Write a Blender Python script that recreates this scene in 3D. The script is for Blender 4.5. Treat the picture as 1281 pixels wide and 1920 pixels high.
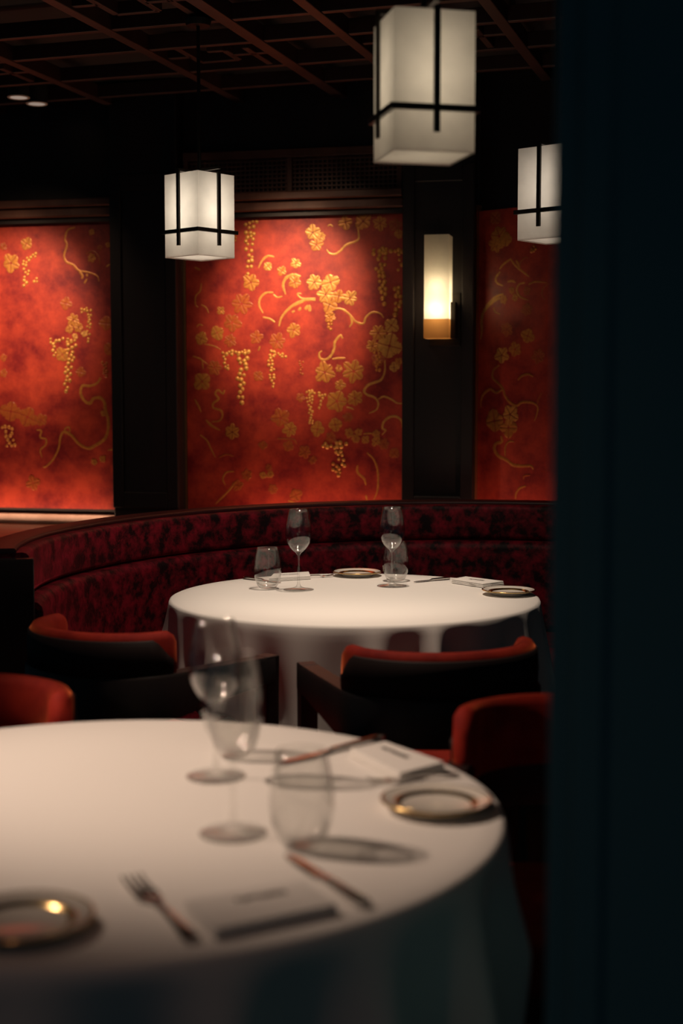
import bpy, math, random
from mathutils import Vector, Matrix

for o in list(bpy.data.objects):
    bpy.data.objects.remove(o)
S = bpy.context.scene
COL = S.collection
PI = math.pi
R = math.radians

# ------------------------------------------------------------------ camera
F, CX, CY, HZ = 2667.0, 640.5, 960.0, 742.0
PITCH = math.atan((CY - HZ) / F)
CAM = Vector((0, 0, 1.35))
cd = bpy.data.cameras.new('camera')
cam = bpy.data.objects.new('camera', cd)
COL.objects.link(cam)
cam.location = CAM
cam.rotation_euler = (PI / 2 - PITCH, 0, 0)
cd.sensor_fit = 'VERTICAL'
cd.sensor_height = 36
cd.lens = F / 1920 * 36
cd.clip_start = 0.05
cd.dof.use_dof = True
cd.dof.focus_distance = 4.5
cd.dof.aperture_fstop = 2.3
S.camera = cam

# ------------------------------------------------------------------ world, exposure
S.view_settings.view_transform = 'Standard'
S.view_settings.look = 'None'
S.view_settings.gamma = 1
S.view_settings.exposure = 0
S.view_settings.use_curve_mapping = False
w = bpy.data.worlds.new('world')
S.world = w
w.use_nodes = True
bg = w.node_tree.nodes['Background']
bg.inputs[0].default_value = (0.42, 0.76, 0.95, 1)
bg.inputs[1].default_value = 0.023
S.cycles.transparent_max_bounces = 40
S.cycles.max_bounces = 10
S.cycles.sample_clamp_indirect = 4.0


def ray(px, py):
    x, y = (px - CX) / F, (py - CY) / F
    c, s = math.cos(PITCH), math.sin(PITCH)
    return Vector((x, c - y * s, -s - y * c))


def hitz(px, py, z):
    d = ray(px, py)
    return CAM + d * ((z - CAM.z) / d.z)


def hity(px, py, y):
    d = ray(px, py)
    return CAM + d * (y / d.y)


# room frame: u runs along the back wall to the right, v points into the wall
PHI = R(13.0)
U = Vector((math.cos(PHI), -math.sin(PHI), 0))
V = Vector((math.sin(PHI), math.cos(PHI), 0))
P0 = Vector((0, 6.12, 0))
ZC = 2.6           # ceiling


def hitwall(px, py, origin=P0, n=V):
    d = ray(px, py)
    t = (origin - CAM).dot(n) / d.dot(n)
    return CAM + d * t


def wall_sz(px, py, origin=P0, u=U, n=V):
    p = hitwall(px, py, origin, n)
    return (p - origin).dot(u), p.z


# ------------------------------------------------------------------ large lights
def spot(name, loc, target, energy, angle, blend=0.6, size=0.03, color=(1, .76, .55)):
    d = bpy.data.lights.new(name, 'SPOT')
    d.energy = energy
    d.spot_size = R(angle)
    d.spot_blend = blend
    d.shadow_soft_size = size
    d.color = color
    o = bpy.data.objects.new(name, d)
    COL.objects.link(o)
    o.location = loc
    o.rotation_euler = (Vector(target) - Vector(loc)).to_track_quat('-Z', 'Y').to_euler()
    return o


def strip_light(name, loc, sx, sy, rot, energy, color=(1, .62, .36)):
    d = bpy.data.lights.new(name, 'AREA')
    d.shape = 'RECTANGLE'
    d.size, d.size_y = sx, sy
    d.energy = energy
    d.color = color
    o = bpy.data.objects.new(name, d)
    COL.objects.link(o)
    o.location = loc
    o.rotation_euler = rot
    return o


FT = Vector((0.039, 4.24, 0.75))    # far table centre
NT = Vector((-0.345, 2.03, 0.75))   # near table centre
RT = 0.555
WARM = (1, .80, .62)
spot('far_table_downlight', (FT.x + .03, FT.y + .10, 2.56), (FT.x + .0, FT.y + .05, .75), 88, 46, .8, .035, WARM)
spot('booth_added_fill', (.10, 3.95, 2.56), (-.30, 4.55, .8), 30, 100, 1.0, .05, (1, .78, .60))  # added wide fill that brightens the banquette, no fixture of the room
spot('near_table_downlight', (-1.55, 2.45, 2.56), (-.27, 2.24, .75), 205, 39, 1.0, .03, (1, .73, .55))
spot('near_skirt_added_fill', (-.55, .75, 2.56), (-.45, 1.0, 0), 6, 90, 1.0, .05, (1, .55, .40))  # added warm fill for the front of the near cloth, invented source
spot('far_skirt_added_fill', (-.16, 3.38, 2.56), (-.04, 3.42, .6), 78, 58, 1.0, .03, (1, .76, .58))  # added fill from above for the far cloth skirt and chair rims
pm = hitwall(545, 575)
pl = hitwall(45, 600)
for nm, pp, e1, e2 in (('middle_panel_spot', pm, 200, 12), ('left_panel_spot', pl, 170, 14)):
    lp = pp - V * 1.15 + Vector((0, 0, 2.56 - pp.z)) + U * .10
    spot(nm, lp, pp, e1, 34, 1.0, .05, (1, .70, .44))
    spot(nm + '_added_fill', lp, pp - Vector((0, 0, .20)), e2, 62, 1.0, .03, (1, .62, .40))  # extra wide spot added to lift the lower panels and ledge


# ------------------------------------------------------------------ materials
def mat(name, col, rough=.5, metal=0.0, sheen=0.0, sheencol=None, coat=0.0, spec=.5):
    m = bpy.data.materials.new(name)
    m.use_nodes = True
    b = m.node_tree.nodes['Principled BSDF']
    b.inputs['Base Color'].default_value = (*col, 1)
    b.inputs['Roughness'].default_value = rough
    b.inputs['Metallic'].default_value = metal
    b.inputs['Specular IOR Level'].default_value = spec
    b.inputs['Coat Weight'].default_value = coat
    if sheen:
        b.inputs['Sheen Weight'].default_value = sheen
        b.inputs['Sheen Roughness'].default_value = .35
        b.inputs['Sheen Tint'].default_value = (*(sheencol or col), 1)
    return m


def noise_col(m, c1, c2, scale=8, detail=5, stops=(.35, .65), stretch=(1, 1, 1), bump=0.0, dist=.002, rough=.6):
    nt = m.node_tree
    N, L = nt.nodes, nt.links
    b = N['Principled BSDF']
    tc = N.new('ShaderNodeTexCoord')
    mp = N.new('ShaderNodeMapping')
    mp.inputs['Scale'].default_value = stretch
    nz = N.new('ShaderNodeTexNoise')
    nz.inputs['Scale'].default_value = scale
    nz.inputs['Detail'].default_value = detail
    nz.inputs['Roughness'].default_value = rough
    cr = N.new('ShaderNodeValToRGB')
    cr.color_ramp.elements[0].position, cr.color_ramp.elements[1].position = stops
    cr.color_ramp.elements[0].color = (*c1, 1)
    cr.color_ramp.elements[1].color = (*c2, 1)
    L.new(tc.outputs['Object'], mp.inputs['Vector'])
    L.new(mp.outputs['Vector'], nz.inputs['Vector'])
    L.new(nz.outputs['Fac'], cr.inputs['Fac'])
    L.new(cr.outputs['Color'], b.inputs['Base Color'])
    if bump:
        bp = N.new('ShaderNodeBump')
        bp.inputs['Strength'].default_value = bump
        bp.inputs['Distance'].default_value = dist
        L.new(nz.outputs['Fac'], bp.inputs['Height'])
        L.new(bp.outputs['Normal'], b.inputs['Normal'])
    return m


M = {}
M['wood'] = noise_col(mat('dark_wood', (.02, .01, .008), .42), (.007, .007, .008), (.022, .013, .012), 6, 6, (.3, .75), (1, 1, .12), .15)
M['wood_beam'] = noise_col(mat('ceiling_beam_wood', (.1, .05, .035), .5), (.020, .007, .006), (.052, .020, .015), 5, 6, (.3, .75), (1, 1, 1), .1)
M['wood_lit_tone'] = noise_col(mat('cornice_wood_lit_tone', (.1, .05, .035), .36), (.07, .028, .020), (.17, .075, .05), 7, 6, (.3, .75), (1, 1, .3), .1)  # dark wood lightened: spot light on cornice and grille put into the colour
M['ceil'] = mat('ceiling_black', (.012, .012, .013), .8)
M['floor'] = noise_col(mat('floor_wood', (.03, .015, .01), .4), (.015, .008, .006), (.05, .025, .015), 4, 5, (.3, .7), (1, .1, 1))
M['ledge'] = noise_col(mat('ledge_wood', (.3, .12, .05), .35), (.22, .07, .03), (.42, .17, .08), 5, 6, (.3, .7), (.3, 2.5, 1), .05)
M['sill'] = noise_col(mat('sill_paint', (.6, .42, .34), .4), (.5, .33, .26), (.66, .48, .4), 9, 4)
M['black'] = mat('charcoal_column', (.13, .30, .34), .9, spec=.1)
M['metal'] = mat('blackened_metal', (.03, .024, .02), .38, .6)
M['steel'] = mat('polished_steel', (.62, .6, .58), .16, 1.0)
M['brass'] = noise_col(mat('antique_brass', (.6, .35, .12), .45, .55), (.40, .20, .06), (.66, .40, .15), 30, 4)
M['brasstrim'] = mat('brass_trim', (.5, .3, .15), .3, .9)
M['gold_rim'] = mat('gilded_rim', (.80, .56, .24), .2, 1.0)
M['china'] = mat('white_china', (.72, .68, .62), .18, coat=.5)
M['print'] = mat('grey_print', (.09, .075, .07), .7)
M['outlet'] = mat('downlight_trim', (.6, .55, .5), .4)

m = mat('white_linen', (.80, .775, .745), .85, sheen=.15, sheencol=(1, 1, 1))
nt = m.node_tree
tc = nt.nodes.new('ShaderNodeTexCoord')
nz = nt.nodes.new('ShaderNodeTexNoise')
nz.inputs['Scale'].default_value = 380
bp = nt.nodes.new('ShaderNodeBump')
bp.inputs['Strength'].default_value = .12
bp.inputs['Distance'].default_value = .0006
nt.links.new(tc.outputs['Object'], nz.inputs['Vector'])
nt.links.new(nz.outputs['Fac'], bp.inputs['Height'])
nt.links.new(bp.outputs['Normal'], nt.nodes['Principled BSDF'].inputs['Normal'])
M['linen'] = m
M['velvet'] = noise_col(mat('red_velvet', (.3, .02, .01), .75, sheen=.9, sheencol=(1, .22, .07), spec=.15),
                        (.20, .010, .008), (.34, .022, .012), 14, 5)
M['crushed'] = noise_col(mat('crushed_velvet', (.2, .01, .02), .55, sheen=.6, sheencol=(1, .08, .12), spec=.3),
                         (.012, .004, .006), (.36, .012, .035), 19, 7, (.42, .64), (1, 1, 1), .55, .006, .7)
M['leather'] = mat('black_leather', (.018, .010, .010), .6, spec=.2)
M['cap'] = mat('banquette_cap_leather', (.045, .006, .008), .45)

# lacquered red panel
m = mat('red_lacquer', (.4, .03, .02), .5, spec=.45, coat=.18)
m.node_tree.nodes['Principled BSDF'].inputs['Coat Roughness'].default_value = .20
noise_col(m, (.16, .002, .006), (.52, .052, .022), 4.6, 14, (.38, .64), (1, 1, 1), .12, .002, .72)
M['lacquer'] = m
for k, (nm, c, me) in enumerate((('gold_bright', (.62, .30, .065), .3), ('gold_mid', (.52, .20, .035), .25), ('gold_faint', (.40, .09, .018), .1))):
    g = mat(nm, c, .42, me)
    noise_col(g, tuple(x * .78 for x in c), tuple(min(1, x * 1.12) for x in c), 60, 4)
    M['g%d' % (k + 1)] = g

# translucent lamp shade: lit by the bulb inside
def shade_mat(name, col, t=.62):
    m = bpy.data.materials.new(name)
    m.use_nodes = True
    nt = m.node_tree
    nt.nodes.clear()
    out = nt.nodes.new('ShaderNodeOutputMaterial')
    mx = nt.nodes.new('ShaderNodeMixShader')
    d = nt.nodes.new('ShaderNodeBsdfDiffuse')
    tr = nt.nodes.new('ShaderNodeBsdfTranslucent')
    tc = nt.nodes.new('ShaderNodeTexCoord')
    nz = nt.nodes.new('ShaderNodeTexNoise')
    nz.inputs['Scale'].default_value = 14
    nz.inputs['Detail'].default_value = 5
    cr = nt.nodes.new('ShaderNodeValToRGB')
    cr.color_ramp.elements[0].position, cr.color_ramp.elements[1].position = .3, .7
    cr.color_ramp.elements[0].color = (*[x * .86 for x in col], 1)
    cr.color_ramp.elements[1].color = (*col, 1)
    nt.links.new(tc.outputs['Object'], nz.inputs['Vector'])
    nt.links.new(nz.outputs['Fac'], cr.inputs['Fac'])
    nt.links.new(cr.outputs['Color'], d.inputs['Color'])
    nt.links.new(cr.outputs['Color'], tr.inputs['Color'])
    mx.inputs[0].default_value = t
    nt.links.new(d.outputs[0], mx.inputs[1])
    nt.links.new(tr.outputs[0], mx.inputs[2])
    nt.links.new(mx.outputs[0], out.inputs['Surface'])
    return m


M['shade'] = shade_mat('parchment_shade', (.86, .82, .76))
M['amber'] = shade_mat('amber_alabaster', (.40, .19, .06))
M['alabaster'] = shade_mat('alabaster', (.86, .80, .68))

# thin clear glass
def glass_mat(name, ior, tint):
    m = bpy.data.materials.new(name)
    m.use_nodes = True
    nt = m.node_tree
    nt.nodes.clear()
    out = nt.nodes.new('ShaderNodeOutputMaterial')
    mx = nt.nodes.new('ShaderNodeMixShader')
    tr = nt.nodes.new('ShaderNodeBsdfTransparent')
    tr.inputs['Color'].default_value = tint
    gl = nt.nodes.new('ShaderNodeBsdfGlossy')
    gl.inputs['Roughness'].default_value = .08
    lw = nt.nodes.new('ShaderNodeLayerWeight')
    lw.inputs['Blend'].default_value = .5
    pw = nt.nodes.new('ShaderNodeMath')
    pw.operation = 'POWER'
    pw.inputs[1].default_value = 2.4
    ma = nt.nodes.new('ShaderNodeMath')
    ma.operation = 'MULTIPLY_ADD'
    ma.inputs[1].default_value = .78
    ma.inputs[2].default_value = ior
    nt.links.new(lw.outputs['Facing'], pw.inputs[0])
    nt.links.new(pw.outputs[0], ma.inputs[0])
    nt.links.new(ma.outputs[0], mx.inputs[0])
    nt.links.new(tr.outputs[0], mx.inputs[1])
    nt.links.new(gl.outputs[0], mx.inputs[2])
    nt.links.new(mx.outputs[0], out.inputs['Surface'])
    return m


M['glass'] = glass_mat('clear_glass', .06, (.985, .985, .98, 1))
m = bpy.data.materials.new('downlight_lens')
m.use_nodes = True
b = m.node_tree.nodes['Principled BSDF']
b.inputs['Emission Color'].default_value = (1, .86, .72, 1)
b.inputs['Emission Strength'].default_value = .22
b.inputs['Base Color'].default_value = (.5, .45, .4, 1)
M['lens'] = m


# ------------------------------------------------------------------ mesh helpers
class MB:
    def __init__(s):
        s.v, s.f = [], []

    def add(s, vs, fs):
        o = len(s.v)
        s.v += [tuple(x) for x in vs]
        s.f += [tuple(i + o for i in f) for f in fs]
        return s

    def box(s, c, d, rz=0.0):
        hx, hy, hz = d[0] / 2, d[1] / 2, d[2] / 2
        ca, sa = math.cos(rz), math.sin(rz)
        vs = []
        for z in (-hz, hz):
            for x, y in ((-hx, -hy), (hx, -hy), (hx, hy), (-hx, hy)):
                vs.append((c[0] + x * ca - y * sa, c[1] + x * sa + y * ca, c[2] + z))
        return s.add(vs, [(3, 2, 1, 0), (4, 5, 6, 7), (0, 1, 5, 4), (1, 2, 6, 5), (2, 3, 7, 6), (3, 0, 4, 7)])

    def lathe(s, prof, n=40):
        vs, fs = [], []
        k = len(prof)
        for i in range(n):
            a = 2 * PI * i / n
            for r, z in prof:
                vs.append((r * math.cos(a), r * math.sin(a), z))
        for i in range(n):
            j = (i + 1) % n
            for q in range(k - 1):
                fs.append((i * k + q, j * k + q, j * k + q + 1, i * k + q + 1))
        return s.add(vs, fs)

    def tube(s, path, rad, n=8, cap=True):
        path = [Vector(p) for p in path]
        vs, fs = [], []
        up = Vector((0, 0, 1))
        for i, p in enumerate(path):
            t = (path[min(i + 1, len(path) - 1)] - path[max(i - 1, 0)]).normalized()
            a = t.cross(up)
            if a.length < 1e-4:
                a = t.cross(Vector((1, 0, 0)))
            a.normalize()
            b = a.cross(t)
            r = rad[i] if isinstance(rad, (list, tuple)) else rad
            for q in range(n):
                an = 2 * PI * q / n
                vs.append(p + a * (r * math.cos(an)) + b * (r * math.sin(an)))
        for i in range(len(path) - 1):
            for q in range(n):
                q2 = (q + 1) % n
                fs.append((i * n + q, i * n + q2, (i + 1) * n + q2, (i + 1) * n + q))
        if cap:
            fs.append(tuple(range(n))[::-1])
            fs.append(tuple((len(path) - 1) * n + q for q in range(n)))
        return s.add(vs, fs)

    def loft(s, rings, closed_ring=True, cap=True):
        n = len(rings[0])
        vs, fs = [], []
        for r in rings:
            vs += r
        for i in range(len(rings) - 1):
            for q in range(n if closed_ring else n - 1):
                q2 = (q + 1) % n
                fs.append((i * n + q, i * n + q2, (i + 1) * n + q2, (i + 1) * n + q))
        if cap and closed_ring:
            fs.append(tuple(range(n))[::-1])
            fs.append(tuple((len(rings) - 1) * n + q for q in range(n)))
        return s.add(vs, fs)

    def prism(s, poly, z0, z1):
        n = len(poly)
        vs = [(p[0], p[1], z0) for p in poly] + [(p[0], p[1], z1) for p in poly]
        fs = [tuple(range(n))[::-1], tuple(range(n, 2 * n))]
        for i in range(n):
            j = (i + 1) % n
            fs.append((i, j, n + j, n + i))
        return s.add(vs, fs)

    def build(s, name, m, parent=None, smooth=False, bevel=0.0, subsurf=0, kind=None, auto=False):
        me = bpy.data.meshes.new(name)
        me.from_pydata(s.v, [], s.f)
        me.materials.append(m)
        me.update()
        if smooth:
            for p in me.polygons:
                p.use_smooth = True
        if auto:
            me.set_sharp_from_angle(angle=R(40))
        o = bpy.data.objects.new(name, me)
        COL.objects.link(o)
        if parent is not None:
            o.parent = parent
        if bevel:
            b = o.modifiers.new('bevel', 'BEVEL')
            b.width = bevel
            b.segments = 2
            b.limit_method = 'ANGLE'
        if subsurf:
            b = o.modifiers.new('sub', 'SUBSURF')
            b.levels = b.render_levels = subsurf
        if kind:
            o['kind'] = kind
        return o


def tag(o, label, cat, group=None):
    o['label'] = label
    o['category'] = cat
    if group:
        o['group'] = group
    return o


def empty(name, loc, rz=0.0):
    o = bpy.data.objects.new(name, None)
    COL.objects.link(o)
    o.location = loc
    o.rotation_euler = (0, 0, rz)
    o.empty_display_size = .05
    return o


def copy_tree(o, parent=None):
    c = o.copy()
    COL.objects.link(c)
    if parent is not None:
        c.parent = parent
    for ch in list(o.children):
        copy_tree(ch, c)
    return c


def smooth_path(pts, n=6):
    """Catmull-Rom through points"""
    pts = [Vector(p) for p in pts]
    if len(pts) < 3:
        return [pts[0].lerp(pts[-1], i / n) for i in range(n + 1)]
    P = [pts[0] * 2 - pts[1]] + pts + [pts[-1] * 2 - pts[-2]]
    out = []
    for i in range(1, len(P) - 2):
        for k in range(n):
            t = k / n
            a, b, c, d = P[i - 1], P[i], P[i + 1], P[i + 2]
            out.append(.5 * ((2 * b) + (c - a) * t + (2 * a - 5 * b + 4 * c - d) * t * t + (3 * b - a - 3 * c + d) * t ** 3))
    out.append(pts[-1])
    return out


# ------------------------------------------------------------------ structure
def struct(o):
    o['kind'] = 'structure'
    return o


def wbox(mb, s0, s1, z0, z1, n0, n1, origin=P0, u=U, v=V):
    """box in the wall frame; n measured out of the wall into the room"""
    c = origin + u * ((s0 + s1) / 2) - v * ((n0 + n1) / 2)
    mb.box((c.x, c.y, (z0 + z1) / 2), (s1 - s0, n1 - n0, z1 - z0), math.atan2(u.y, u.x))
    return mb


struct(MB().box((0, 3.2, -.05), (9, 9.5, .1)).build('floor', M['floor']))
ceil = struct(MB().box((0, 3.6, ZC + .15), (9, 8.6, .1)).build('ceiling', M['ceil']))

sR = wall_sz(897, 700)[0]            # where the wall turns towards the room
wall = struct(wbox(MB(), -3.2, sR + .02, 0, ZC + .1, -.12, 0).build('wall_back', M['wood']))
PR = P0 + U * sR
PH2 = R(41)
U2 = Vector((math.cos(PH2), -math.sin(PH2), 0))
V2 = Vector((math.sin(PH2), math.cos(PH2), 0))
wallr = struct(wbox(MB(), 0, 4.4, 0, ZC + .1, -.12, 0, PR, U2, V2).build('wall_right', M['wood']))

zc_top = wall_sz(600, 363)[1]
zc_mid = wall_sz(600, 377)[1]
zc_low = wall_sz(600, 396)[1]
pan_top = wall_sz(600, 404)[1]
pan_bot = wall_sz(120, 953)[1]
sL1 = wall_sz(227, 700)[0]
sM0 = wall_sz(353, 700)[0]
sM1 = wall_sz(759, 700)[0]

# pilasters
def pilaster(s0, s1, depth, name):
    o = struct(wbox(MB(), s0, s1, .0, ZC + .08, 0.001, depth).build(name, M['wood'], bevel=.004))
    fw = .05
    for a, b_, z0, z1 in ((s0, s0 + fw, .86, 2.3), (s1 - fw, s1, .86, 2.3), (s0 + fw, s1 - fw, .86, .93), (s0 + fw, s1 - fw, 2.23, 2.3)):
        wbox(MB(), a, b_, z0, z1, depth, depth + .014).build('frame_board', M['wood'], o, bevel=.003)
    return o


pilaster(sL1, sM0 - .012, .10, 'trim_1')
pilaster(sM1 + .004, sR - .01, .07, 'trim_2')
wbox(MB(), sM0 - .011, sM0 - .002, pan_bot - .05, pan_top, 0.001, .022).build('trim_3', M['brasstrim'])['kind'] = 'structure'
wbox(MB(), .004, .012, .80, pan_top + .02, 0.001, .034, PR, U2, V2).build('trim_4', M['brasstrim'])['kind'] = 'structure'

# cornices above the panels
def cornice(s0, s1, name, origin=P0, u=U, v=V):
    o = struct(wbox(MB(), s0, s1, zc_mid, zc_top, .001, .095, origin, u, v).build(name, M['wood_lit_tone'], bevel=.004))
    wbox(MB(), s0, s1, zc_low, zc_mid - .004, .001, .07, origin, u, v).build('fascia_board', M['wood_lit_tone'], o, bevel=.006)
    wbox(MB(), s0, s1, pan_top - .004, zc_low - .002, .001, .045, origin, u, v).build('frame_rail', M['wood'], o)
    return o


cornice(-3.1, sL1 - .002, 'trim_5')
cornice(sM0, sM1 + .002, 'trim_6')

# lattice grille above the middle cornice
g0, g1 = sM0, sM1
zg0, zg1 = zc_top + .002, wall_sz(600, 296)[1]
grille = empty('vent_grille', P0 + U * ((g0 + g1) / 2) + Vector((0, 0, zg0)))
tag(grille, 'dark woven lattice vent grille above the middle red panel', 'grille')


def gbox(name, s0, s1, z0, z1, n0, n1, m, bevel=0.0):
    o = wbox(MB(), s0, s1, z0, z1, n0, n1).build(name, m, grille, bevel=bevel)
    o.matrix_parent_inverse = Matrix.Translation(grille.location).inverted()
    return o


gbox('top_rail', g0, g1, zg1, zg1 + .035, .001, .05, M['wood_lit_tone'], .003)
mull = wall_sz(548, 330)[0]
for sm in (g0 + .012, mull, wall_sz(757, 330)[0] - .01):
    gbox('mullion', sm - .011, sm + .011, zg0, zg1, .001, .045, M['wood_lit_tone'], .002)
nb = 46
for i in range(nb):
    sx = g0 + .03 + (g1 - g0 - .06) * i / (nb - 1)
    if abs(sx - mull) < .016:
        continue
    gbox('lattice_bar', sx - .0035, sx + .0035, zg0, zg1, .014, .020, M['wood_lit_tone'])
for i in range(8):
    zz = zg0 + (zg1 - zg0) * (i + .5) / 8
    gbox('lattice_slat', g0, g1, zz - .003, zz + .003, .020, .026, M['wood_lit_tone'])

# sill and ledge below the left panel
zs1 = wall_sz(120, 963)[1]
zs0 = wall_sz(120, 982)[1]
LED = zs0
struct(wbox(MB(), -3.1, sL1 - .001, zs0, zs1, .001, .03).build('trim_7', M['sill'], bevel=.004))

# ------------------------------------------------------------------ banquette (curved booth)
A_, B_, C_ = Vector((-.85, 3.85)), Vector((-.216, 5.21)), Vector((.79, 5.33))
def circ3(a, b, c):
    d = 2 * (a.x * (b.y - c.y) + b.x * (c.y - a.y) + c.x * (a.y - b.y))
    ux = (a.length_squared * (b.y - c.y) + b.length_squared * (c.y - a.y) + c.length_squared * (a.y - b.y)) / d
    uy = (a.length_squared * (c.x - b.x) + b.length_squared * (a.x - c.x) + c.length_squared * (b.x - a.x)) / d
    return Vector((ux, uy)), (a - Vector((ux, uy))).length
BC, BR = circ3(A_, B_, C_)
aA = math.atan2(A_.y - BC.y, A_.x - BC.x)
aE = R(8)
if aA < 0:
    aA += 2 * PI
ban = tag(empty('banquette', (BC.x, BC.y, 0)), 'curved dark red crushed velvet banquette wrapped around the far table', 'banquette')
NB = 72


def bsec(name, sec, m, a0=aA, a1=aE, smooth=True, lift=True):
    """sec: list of (radial offset from the inner face, z)"""
    rings = []
    for i in range(NB + 1):
        a = a0 + (a1 - a0) * i / NB
        dz = .012 * max(0.0, math.sin((a - R(20)) * 1.3)) if lift else 0
        rings.append([((BR + r) * math.cos(a), (BR + r) * math.sin(a), z + (dz if z > .7 else 0)) for r, z in sec])
    return MB().loft(rings).build(name, m, ban, smooth=smooth, auto=True)


ZB = .925
def roundsec(r0, r1, z0, z1, c):
    out = []
    for (cx_, cz_, a0) in ((r1 - c, z1 - c, 0), (r0 + c, z1 - c, 90), (r0 + c, z0 + c, 180), (r1 - c, z0 + c, 270)):
        for k in range(4):
            a = R(a0 + k * 30)
            out.append((cx_ + c * math.cos(a), cz_ + c * math.sin(a)))
    return out


bsec('backrest_upper', roundsec(0, .10, .795, ZB, .018), M['crushed'])
bsec('backrest_lower', roundsec(-.035, .09, .47, .79, .03), M['crushed'])
bsec('seat', roundsec(-.47, -.03, .34, .47, .04), M['crushed'])
bsec('plinth', [(.12, .0), (.12, .34), (-.40, .34), (-.40, .0)], M['wood'])
bsec('back_panel', [(.125, .0), (.125, ZB - .03), (.101, ZB - .03), (.101, .0)], M['wood'])
bsec('top_cap', roundsec(.035, .135, ZB - .012, ZB + .012, .008), M['cap'])
# end panel
ea = aA + .012
ex, ey = math.cos(ea), math.sin(ea)
MB().prism([((BR - .012) * ex, (BR - .012) * ey), ((BR + .14) * ex, (BR + .14) * ey),
            ((BR + .14) * math.cos(ea + .03), (BR + .14) * math.sin(ea + .03)), ((BR - .012) * math.cos(ea + .03), (BR - .012) * math.sin(ea + .03))],
           0, ZB - .012).build('end_panel', M['wood'], ban, bevel=.004)

# wooden ledge between the wall and the banquette (left)
poly = []
for i in range(16):
    a = aA + .03 + (R(112) - aA) * i / 15
    poly.append((BC.x + (BR + .14) * math.cos(a), BC.y + (BR + .14) * math.sin(a)))
wl = [P0 + U * s - V * .001 for s in (sL1 + .5, -3.0)]
poly += [(p.x, p.y) for p in wl]
poly.append((-2.6, 3.9))
struct(MB().prism(poly[::-1], LED - .04, LED).build('trim_8', M['ledge']))

# strip lights hidden behind the banquette, washing up the panels
c = P0 + U * (sL1 - .75) - V * .10
strip_light('left_ledge_strip', (c.x, c.y, LED + .012), 1.4, .02, (PI, 0, -PHI), 3.0, (1, .58, .36))
c = P0 + U * ((sM0 + sM1) / 2) - V * .12
cr_ = PR + U2 * .30 - V2 * .10
strip_light('right_ledge_strip', (cr_.x, cr_.y, pan_bot - .16), .5, .02, (PI, 0, -PH2), 1.2, (1, .45, .30))
strip_light('middle_ledge_strip', (c.x, c.y, pan_bot - .14), .85, .02, (PI, 0, -PHI), 2.6, (1, .50, .30))

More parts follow.
